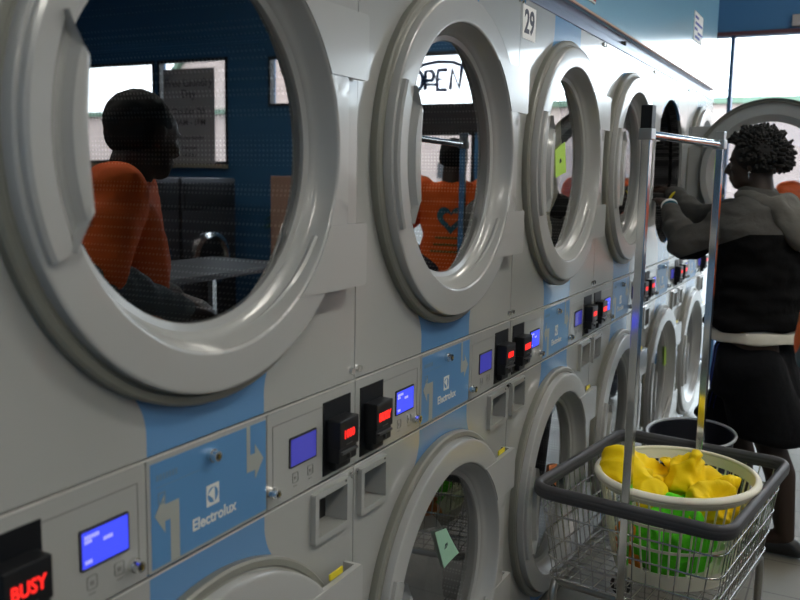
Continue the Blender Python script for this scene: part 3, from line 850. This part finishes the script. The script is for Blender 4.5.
t=bmesh.new(); vs=[t.verts.new(bp_(2*PI*i/72,.005)) for i in range(72)]; t.faces.new(vs); m_.add(t)
bb=smooth_all(m_.build('slotted_body',cream_plastic,bk),.9)
m_=MB(); m_.tube([bp_(2*PI*i/72,.985,.006) for i in range(72)],.010,10,closed=True,rr=[(.008,.012) for _ in range(72)]); 
m_.tube([bp_(2*PI*i/72,.945,.010) for i in range(72)],.005,8,closed=True)
smooth_all(m_.build('rolled_rim',cream_plastic,bk),1.2)

# laundry in it (world space, built by location)
ROT=Matrix.Rotation(BA,3,'Z')
def bw(x,y,z): return V(BC.x,BC.y,BZ0)+ROT@V(x,y,z)
def inside(co,nn,m=.010):
    p=ROT.transposed()@(co-V(BC.x,BC.y,BZ0)); f=max(0,min(1,p.z/Hh)); g_=f**.8
    rx,ry=RX0+(RX-RX0)*g_-m,RY0+(RY-RY0)*g_-m
    if p.z<Hh*.97:
        q=math.hypot(p.x/rx,p.y/ry)
        if q>1: p.x/=q; p.y/=q
    p.z=max(p.z,.006)
    return V(BC.x,BC.y,BZ0)+ROT@p
fold=[(8,-.040,(1,1,.5)),(19,-.016,(1,1,.7)),(45,.005,(1,1,1))]
def relocate(o, c):
    c=Vector(c); o.data.transform(Matrix.Translation(-c)); o.location=c; return o
def cloth_pile(name,nodes,m,label,cat,nz=fold,post=inside,vox=.006,smo=2):
    o=blob(name,nodes,m,None,vox,smo,nz=nz,post=post); relocate(o,nodes[0][0][0]); return tag(o,label,cat)
cloth_pile('towel',[((bw(-.02,0,.10),(.17,.13,.10),BA),),((bw(.05,-.05,.16),(.12,.09,.08),BA),),((bw(-.12,-.04,.17),(.085,.085,.085),BA),),((bw(-.02,-.09,.19),(.10,.06,.06),BA),)],green_cloth,'bright green towel bundled in the cream laundry basket under the yellow bags','towel')
cloth_pile('cloth',[((bw(-.13,.085,.05),(.05,.05,.05),BA),),((bw(-.135,.085,.11),(.035,.04,.04),BA),)],orange_cloth,'orange cloth at the bottom corner of the cream laundry basket','cloth')

# world placement helper: a camera-free pair of anchors measured in the cart frame
def cw(x,y,z): return CC+Matrix.Rotation(CA,3,'Z')@V(x,y,z)
yb=[((cw(-.07,.125,.620),(.045,.05,.040)),(cw(-.15,.10,.585),(.04,.05,.035)),(cw(-.15,.0,.56),(.05,.05,.04))),
    ((cw(-.07,.125,.620),(.045,.05,.035)),(cw(0,.04,.57),(.07,.05,.03)))]
y1_=cloth_pile('plastic_bag',yb,yellow_bag,'yellow printed plastic bag draped over the basket edge by the near pole','bag',nz=[(9,-.030,(1,1,1)),(22,-.010,(1,1,1))],post=lambda co,nn:inside(co,nn,.012))
bvb=BVHTree.FromObject(y1_, bpy.context.evaluated_depsgraph_get())
def project_text(body,size,org,xd,yd,dr,bvt,off,par,name,m,bold=0):
    t=text_mesh(body,size,Matrix.Identity(4),thick=0,bold=bold); bmesh.ops.triangulate(t,faces=t.faces[:]); bmesh.ops.subdivide_edges(t,edges=t.edges[:],cuts=1)
    dead=[]
    for v in t.verts:
        o_=org+xd*v.co.x+yd*v.co.y-dr*.3
        h_=bvt.ray_cast(o_,dr)
        if h_[0] is None: dead.append(v); continue
        v.co=h_[0]+h_[1]*.0012-par.location
    if dead: bmesh.ops.delete(t,geom=dead,context='VERTS')
    mb=MB(); mb.add(t); return mb.build(name,m,par)
dr_=V(.78,.30,-.55).normalized(); xd_=V(.36,-.93,0).normalized(); xd_=(xd_-dr_*xd_.dot(dr_)).normalized(); yd_=xd_.cross(dr_)*-1
if yd_.z<0: yd_=-yd_
project_text('ECTI',.055,cw(-.07,.085,.62),(xd_+yd_*.12).normalized(),yd_,dr_,bvb,0,y1_,'printed_lettering',mat('pale_print',(.95,.93,.7),.5),-.001)
yb2=[((cw(.03,-.05,.585),(.05,.05,.03)),(cw(-.03,-.05,.575),(.04,.04,.03)),(cw(.01,-.085,.662),(.008,.008,.005))),
     ((cw(.03,-.02,.58),(.03,.05,.03)),(cw(.03,.02,.628),(.010,.030,.008))),
     ((cw(.03,-.03,.59),(.045,.05,.04)),(cw(.0,-.17,.575),(.06,.05,.035)),(cw(-.10,-.15,.55),(.05,.05,.05))),
     ((cw(-.12,-.13,.50),(.05,.06,.06)),(cw(-.02,-.18,.50),(.06,.05,.06)))]
y2_=cloth_pile('plastic_bag',yb2,yellow_bag,'crumpled yellow plastic bag peaking in the middle of the laundry basket','bag',nz=[(10,-.045,(1,1,.7)),(25,-.014,(1,1,1))],post=lambda co,nn:inside(co,nn,.012))

# dark tub behind the cart
tb=empty('laundry_tub',(1.96,-.352,0)); tag(tb,'dark laundry tub with a pale rim standing on the floor behind the cart','tub')
m_=MB(); t=bmesh.new(); prof=[(.13,.0),(.15,.01),(.195,.50),(.200,.515),(.190,.515),(.145,.02),(.0005,.02)]
prof0=[(.0005,.0)]+prof
rings=[]
for i in range(48):
    a=2*PI*i/48; rings.append([t.verts.new((r*math.cos(a)*1.05,r*math.sin(a)*.80,z)) for r,z in prof0])
for i in range(48):
    A,B=rings[i],rings[(i+1)%48]
    for j in range(len(A)-1): t.faces.new((A[j],A[j+1],B[j+1],B[j]))
m_.add(t,0,None,True); smooth_all(m_.build('tub_body',tub_m,tb),.7)
m_=MB(); m_.tube([(.203*1.05*math.cos(2*PI*i/60),.203*.80*math.sin(2*PI*i/60),.517) for i in range(60)],.006,8,closed=True); smooth_all(m_.build('tub_rim',tub_rim,tb),1.3)
o=blob('cloth',[((V(1.94,-.345,.36),(.13,.10,.07)),)],purple_cloth,None,.008,2,nz=fold); relocate(o,(1.94,-.345,.36)); tag(o,'purple cloth lying inside the dark tub behind the cart','cloth')

# ------------------------------------------------------------------ laundry inside the drums, notes on the door glass
def drum_load(i,cz,m,label,lvl,name='laundry_load',yfront=.075,seed=0):
    x=(i-.5)*W
    def post(co,nn):
        dx,dz=co.x-x,co.z-cz; r=math.hypot(dx,dz)
        if r>.315: dx*=.315/r; dz*=.315/r
        return V(x+dx,max(co.y,.066),cz+dz)
    o=blob(name,[((V(x,.25,cz-.22+lvl*.5),(.27,.17,.12+lvl)),),((V(x-.08,.16,cz-.15+lvl),(.15,.09,.12)),),((V(x+.10,.17,cz-.10+lvl),(.12,.10,.14)),)],m,None,.010,3,nz=[(7+seed,.07,(1,1,1)),(16,.03,(1,1,.6))],post=post)
    relocate(o,(x,.25,cz-.2)); return tag(o,label,'laundry')
drum_load(2,UZ,cream_cloth,'cream laundry pressed behind the upper door glass of the number 29 dryer',.16)
drum_load(1,LZ,grey_cloth,'grey laundry lying low in the drum of the second lower dryer',.02,seed=1)
drum_load(4,LZ,grey_cloth,'pale grey laundry in the lower drum below the opened dryer door',.14,seed=2)
drum_load(5,LZ,cream_cloth,'pale laundry in the lower drum of the last dryer',.14,seed=3)
def note(px_quad,m,label,marks=True):
    o=MB(); t=bmesh.new()
    A=[t.verts.new((x,GY-.004,z)) for x,z in px_quad]; f_=t.faces.new(A)
    r=bmesh.ops.subdivide_edges(t,edges=t.edges[:],cuts=5,use_grid_fill=True)
    cx=sum(p[0] for p in px_quad)/4
    for v in t.verts: v.co.y -= .0+ 1.1*(v.co.x-cx)**2*(1 if v.co.x>cx else .3)
    r=bmesh.ops.extrude_face_region(t,geom=t.faces[:]); bmesh.ops.translate(t,vec=(0,-.0006,0),verts=[v for v in r['geom'] if isinstance(v,bmesh.types.BMVert)])
    o.add(t)
    cz=sum(p[1] for p in px_quad)/4
    if marks:
        for j in range(3):
            o.tube([(cx-.006+.005*j,GY-.0056,cz-.008),(cx-.003+.005*j,GY-.0056,cz+.006),(cx+.001+.005*j,GY-.0056,cz-.004)],.0007,4,mi=1)
    ob=o.build('paper_note',[m,pen_ink]); relocate(ob,(cx,GY,cz)); return tag(ob,label,'note')
note([(.405,.608),(.475,.594),(.548,.501),(.469,.488)],green_paper,'mint green handwritten note on the lower door glass of the second dryer stack')
note([(1.315,.513),(1.400,.495),(1.400,.414),(1.321,.461)],orange_paper,'orange note on the lower door glass of the third dryer stack beside the cart')
note([(1.231,1.568),(1.330,1.598),(1.350,1.501),(1.253,1.481)],lime_paper,'lime note on the upper door glass of the number 29 dryer')
note([(2.411,.714),(2.490,.707),(2.560,.588),(2.490,.603)],lime_paper,'lime note on the lower door glass of the fourth dryer stack, behind the cart pole',False)
note([(3.25,.60),(3.33,.59),(3.36,.50),(3.27,.49)],lime_paper,'small lime note on the lower door glass below the opened upper door',False)

# ------------------------------------------------------------------ setting
def sbox(name,x0,x1,y0,y1,z0,z1,m,bev=0):
    b_=MB(); b_.box(x0,x1,y0,y1,z0,z1,bev=bev); return struct(b_.build(name,m))
XE=4.35; YB=-9.0; CZ=3.45; XL=-4.2
sbox('floor',XL,XF+.2,YB,1.6,-.05,0,floor_m)
sbox('ceiling',XL,XF+.2,YB,1.6,CZ,CZ+.05,ceil_m)
sbox('wall_left',XL-.1,XL,YB,1.6,0,CZ,blue_wall)
sbox('wall_back',XL,XF,1.5,1.6,0,CZ,blue_wall)
sbox('wall_opposite',XL,XF,YB-.1,YB,0,CZ,blue_wall)
sbox('wall_bulkhead',XL,4.30,0.0,.12,2.033,CZ,bulk_blue)
sbox('wall_near',XL,-W-.004,0.0,.12,0,2.033,blue_wall)
b_=MB(); b_.box(-W,XE,.018,.030,1.972,2.033); b_.box(-W,XE,.002,.018,1.972,1.996,bev=.002)
b_.cyl((2.05,.0,2.006),(2.05,.018,2.006),.009,mi=1)
struct(b_.build('trim_1',[strip_m,gap_dark]))
sbox('trim_2',XL,4.30,-.006,.0,2.033,2.040,tan_m)
# far wall with openings
op=[(-6.95,-5.655,1.56,2.60),(-5.61,-4.71,1.56,2.60),(-4.22,-3.66,2.11,2.58),(-3.60,-2.86,1.45,2.58),(-2.70,-2.07,2.07,2.54),(-2.70,-2.07,.85,1.86),(-1.92,.058,.12,2.535),(.072,1.25,.12,2.535)]
t_=MB()
outer=[(YB,0),(1.6,0),(1.6,CZ),(YB,CZ)]
t_.plate(outer,[rect(*o_) for o_ in op],0,.12)
w_=t_.build('wall_far',blue_wall)
w_.data.transform(Matrix.Rotation(PI/2,4,'Z')); w_.location=(XF+.12,0,0); struct(w_)
for i,(a,c,z0,z1) in enumerate(op):
    f_=MB(); th_=.028 if i<6 else .006
    for (p0,p1,q0,q1) in ((a,c,z0,z0+th_),(a,c,z1-th_,z1),(a,a+th_,z0,z1),(c-th_,c,z0,z1)):
        f_.box(XF-.01,XF+.06,p0,p1,q0,q1)
    wo=f_.build('window_%d'%(i+1),frame_dark if i<6 else frame_blue); struct(wo)
    g_=MB(); g_.box(XF+.030,XF+.034,a+th_,c-th_,z0+th_,z1-th_); g_.build('window_pane',win_glass_m,wo)
sbox('trim_3',XF-.03,XF,-1.95,1.3,2.535,2.560,mat('red_brown_trim',(.10,.04,.05),.5))
sbox('trim_5',XF-.02,XF-.001,-2.80,-1.97,1.855,2.07,frame_dark)
sbox('trim_4',XF-.10,XF,-6.95,-4.71,1.52,1.56,mat('window_sill',(.45,.40,.30),.5))
def ext(o,label,cat): return tag(o,label,cat)
# outside
b_=MB(); b_.box(XF+.2,70,-60,40,-.16,-.10); struct(b_.build('ground',asphalt))
bl=empty('building',(32,-12,0)); tag(bl,'pale pink stucco building with green roof trim across the lot outside','building')
b_=MB(); b_.box(30,38,-50,12,-.1,4.2); bl_w=b_.build('stucco_wall',pink_wall,bl)
b_=MB(); b_.box(29.7,30.05,-50,12,4.05,4.25); b_.build('green_fascia',green_trim,bl)
b_=MB(); b_.plate([(-20.3,3.9),(-26.5,6.9),(-14.5,3.9)] if False else [(-29.2,4.2),(-23.8,4.2),(-23.8,9.6)],[],0,4); o=b_.build('gable_wall',pink_wall,bl)
o.data.transform(Matrix.Rotation(PI/2,4,'Z')@Matrix.Translation((0,0,0))); o.data.transform(Matrix.Translation((34,0,0)))
b_=MB(); b_.tube([(29.9,-29.3,4.1),(29.9,-23.8,9.65)],.16,4); b_.build('gable_trim',green_trim,bl)
for k_ in range(6):
    b_=MB(); b_.box(29.93,30.05,-32+k_*6,-31.2+k_*6,1.4,2.0); b_.build('small_window',frame_dark,bl)
for ch in bl.children: ch.matrix_parent_inverse=Matrix.Translation(-Vector(bl.location))

# poster in the window (its face is outward, so the room sees its back-printed lettering)
def farplane(y0,y1,z0,z1): pass
P_=Matrix(((0,0,-1,0),(1,0,0,0),(0,1,0,0),(0,0,0,1)))   # text x->+y, y->z, normal -> -x : reads right in the door mirrors
b_=MB(); b_.box(XF-.045,XF-.041,-5.50,-4.84,1.565,2.50); ps=b_.build('window_poster',poster_m)
b_=MB()
for body,z,sz in (('Free Laundry',2.36,.115),('Day',2.25,.115),('October 7th',2.08,.085),('10AM - 1PM',1.97,.085),('Bring your laundry',1.82,.05),('Everyone',1.72,.05),('welcome',1.65,.05)):
    b_.add(text_mesh(body,sz,Matrix.Translation((XF-.047,-5.17,z))@P_,bold=.001))
b_.build('poster_lettering',poster_ink,ps); 
tag(ps,'tall pale poster with dark lettering hung in the far window, mirrored beside the profiled head','poster')
relocate(ps,(XF-.043,-5.17,2.03))
for ch in ps.children: ch.location=-Vector((XF-.043,-5.17,2.03))
# OPEN neon sign in the window
b_=MB()
def nt(pts,r=.008,closed=False): b_.tube([(XF-.06,-2.385+x,2.31+z) for x,z in pts],r,6,closed=closed)
# rounded car-shaped outline with letters, reads OPEN in the mirror
nt([(-.215+.052*math.cos(t),-.015+.082*math.sin(t)) for t in [2*PI*i/20 for i in range(20)]],.017,closed=True)
nt([(-.23,.075),(-.16,.115),(-.02,.135),(.12,.125),(.22,.09),(.265,.02)],.014)
nt([(-.135,-.095),(-.135,.06),(-.075,.06),(-.058,.035),(-.058,.005),(-.075,-.018),(-.135,-.018)],.017)
nt([(.065,.065),(-.015,.065),(-.025,-.01),(.05,-.01),(-.025,-.01),(-.02,-.10),(.065,-.10)],.017)
nt([(.10,-.10),(.115,.07),(.185,-.09),(.205,.09)],.017)
nt([(-.16,-.05),(-.02,-.055)],.012)
og=b_.build('neon_sign',frame_blue); tag(og,'unlit OPEN tube sign hanging in the far window, mirrored in the second dryer door','sign'); relocate(og,(XF-.06,-2.385,2.31))

# notices on the bulkhead
b_=MB(); b_.box(3.49,3.75,-.004,0,2.225,2.372); 
for j,(x0,x1,z) in enumerate(((3.50,3.60,2.345),(3.52,3.72,2.315),(3.50,3.58,2.285),(3.60,3.74,2.27),(3.52,3.66,2.245))): b_.box(x0,x1,-.006,-.003,z-.006,z+.006,mi=1)
o=b_.build('wall_notice',[white_sticker,stripe_blue]); relocate(o,(3.62,-.002,2.30)); tag(o,'small white printed notice on the blue wall above the dryers, towards the far window','notice')
b_=MB(); b_.box(1.47,1.585,-.004,0,2.072,2.20); b_.box(1.555,1.578,-.006,-.003,2.078,2.095,mi=1)
o=b_.build('wall_notice',[white_sticker,mat('red_ink',(.5,.03,.02),.5)]); relocate(o,(1.53,-.002,2.13)); tag(o,'white and red sticker on the blue wall above the number 29 dryer','notice')
b_=MB(); b_.box(XF-.04,XF,-.52,-.325,2.575,2.655,bev=.004); o=b_.build('wall_box',mat('pale_grey_plastic',(.4,.38,.36),.5)); relocate(o,(XF-.02,-.42,2.615)); tag(o,'small pale grey box on the blue wall above the far window','box')

# things of the room that show only in the mirrors
def front_washer(x,y,rz,label):
    t0=empty('front_load_washer',(x,y,0),rz)
    b_=MB(); b_.box(-.36,.36,0,.75,0,1.43,bev=.01); b_.build('washer_body',washer_m,t0)
    b_=MB(); b_.lathe([(.24,0),(.24,-.03),(.20,-.045),(.17,-.03),(.16,-.005)],(0,.72),48); smooth_all(b_.build('washer_door',chrome,t0),.8)
    b_=MB(); b_.lathe([(.17,-.02),(.10,-.035),(.0005,-.04)],(0,.72),32); b_.build('washer_glass',black_plastic,t0)
    b_=MB(); b_.box(-.33,.33,-.012,0,1.16,1.38,bev=.004); b_.build('washer_panel',black_matte,t0)
    tag(t0,label,'washer','front-load washers across the aisle'); return t0
w0=front_washer(1.6,-4.2,0,'steel front-load washer across the aisle, seen only in the dryer doors')
w0.rotation_euler=(0,0,PI)
for k_ in range(1,5):
    c_=copy_tree(w0); c_.location=(1.6+.75*k_,-4.2,0)
b_=MB(); b_.box(-.28,.28,-.3,.3,0,1.46,bev=.01); b_.box(-.22,.22,.3,.303,.9,1.35,mi=1); b_.box(-.22,.22,.3,.303,.15,.8,mi=1)
o=b_.build('vending_cabinet',[tan_m,mat('cabinet_front',(.45,.22,.17),.5)]); o.location=(4.75,-3.15,0); tag(o,'tan upright vending cabinet across the aisle, mirrored at the right of the nearest door','cabinet')
tbm=empty('folding_table',(2.4,-2.75,0)); tag(tbm,'dark folding table across the aisle, mirrored in the nearest door','table')
b_=MB(); b_.box(-.9,.9,-.35,.35,.86,.90,bev=.005); b_.build('table_top',table_m,tbm)
for sx in (-1,1):
    for sy in (-1,1):
        b_=MB(); b_.box(sx*.82-.02,sx*.82+.02,sy*.28-.02,sy*.28+.02,0,.86); b_.build('leg',steel_tube,tbm)
pl=empty('potted_plant',(5.15,-3.72,0)); tag(pl,'green potted plant below the small far window, mirrored at the edge of the nearest door','plant')
b_=MB(); b_.cyl((0,0,0),(0,0,.9),.14,.18,24); b_.build('pot',pot_m,pl)
b_=MB()
for i in range(70):
    a=random.uniform(0,2*PI); e=random.uniform(.2,1.2); L=random.uniform(.2,.42)
    p1=V(math.cos(a)*L*.4*math.cos(e),math.sin(a)*L*.4*math.cos(e),.9+L*.6*math.sin(e)+.1); p2=V(math.cos(a)*L*math.cos(e)*.8,math.sin(a)*L*math.cos(e)*.8,.9+L*math.sin(e)*.8)
    b_.tube([(0,0,.9),p1,p2],.01,4,rr=[(.003,.003),(.004,.03),(.002,.004)])
b_.build('foliage',leaf_m,pl)

# ceiling lights
first=None
LPOS=[(-2.4,-1.9),(.8,-1.9),(3.8,-1.9),(-2.4,-5.2),(.8,-5.2)]
for i,(x,y) in enumerate(LPOS):
    if first is None:
        r_=empty('ceiling_light'); b_=MB(); b_.box(-.62,.62,-.16,.16,-.03,0); b_.build('fixture_frame',ceil_m,r_)
        b_=MB(); b_.box(-.60,.60,-.14,.14,-.045,-.03); b_.build('diffuser',lamp_m,r_); first=r_
    else: r_=copy_tree(first)
    r_.location=(x,y,CZ); tag(r_,'long fluorescent ceiling light over the aisle','ceiling light','fluorescent ceiling lights')

# ------------------------------------------------------------------ light
wd=bpy.data.worlds.new('World'); S.world=wd; wd.use_nodes=True
n=wd.node_tree.nodes; l=wd.node_tree.links
bg=n['Background']; bg.inputs[0].default_value=(.86,.93,1.,1); bg.inputs[1].default_value=5.5
for i,(a,c,z0,z1) in enumerate(op):
    li=bpy.data.lights.new('window_portal','AREA'); li.shape='RECTANGLE'; li.size=c-a; li.size_y=z1-z0; li.cycles.is_portal=True
    lo=bpy.data.objects.new('window_portal',li); COL.objects.link(lo); lo.location=(XF+.14,(a+c)/2,(z0+z1)/2); lo.rotation_euler=(PI/2,0,PI/2)

# ------------------------------------------------------------------ camera
yaw,pitch,roll=1.08849132,.141762153,.01789503
fw=V(math.sin(yaw)*math.cos(pitch),math.cos(yaw)*math.cos(pitch),-math.sin(pitch)); r=V(math.cos(yaw),-math.sin(yaw),0); u=r.cross(fw)
r2_=r*math.cos(roll)+u*math.sin(roll); u2_=-r*math.sin(roll)+u*math.cos(roll)
cam=bpy.data.cameras.new('camera'); co=bpy.data.objects.new('camera',cam); COL.objects.link(co)
mm=Matrix((r2_,u2_,-fw)).transposed().to_4x4(); mm.translation=V(-1.67583745*W,-.991212727*W,1.97-.563091815*W)
co.matrix_world=mm
cam.sensor_width=36; cam.lens=36*871.75514/800; cam.clip_start=.02; cam.clip_end=200
cam.dof.use_dof=True; cam.dof.focus_distance=2.3; cam.dof.aperture_fstop=5.0
S.camera=co
S.view_settings.view_transform='Standard'; S.view_settings.look='None'; S.view_settings.gamma=1; S.view_settings.use_curve_mapping=False
S.view_settings.exposure=.7
S.cycles.max_bounces=10; S.cycles.diffuse_bounces=4; S.cycles.glossy_bounces=5; S.cycles.transparent_max_bounces=12
S.cycles.use_denoising=True
S.cycles.sample_clamp_indirect=6
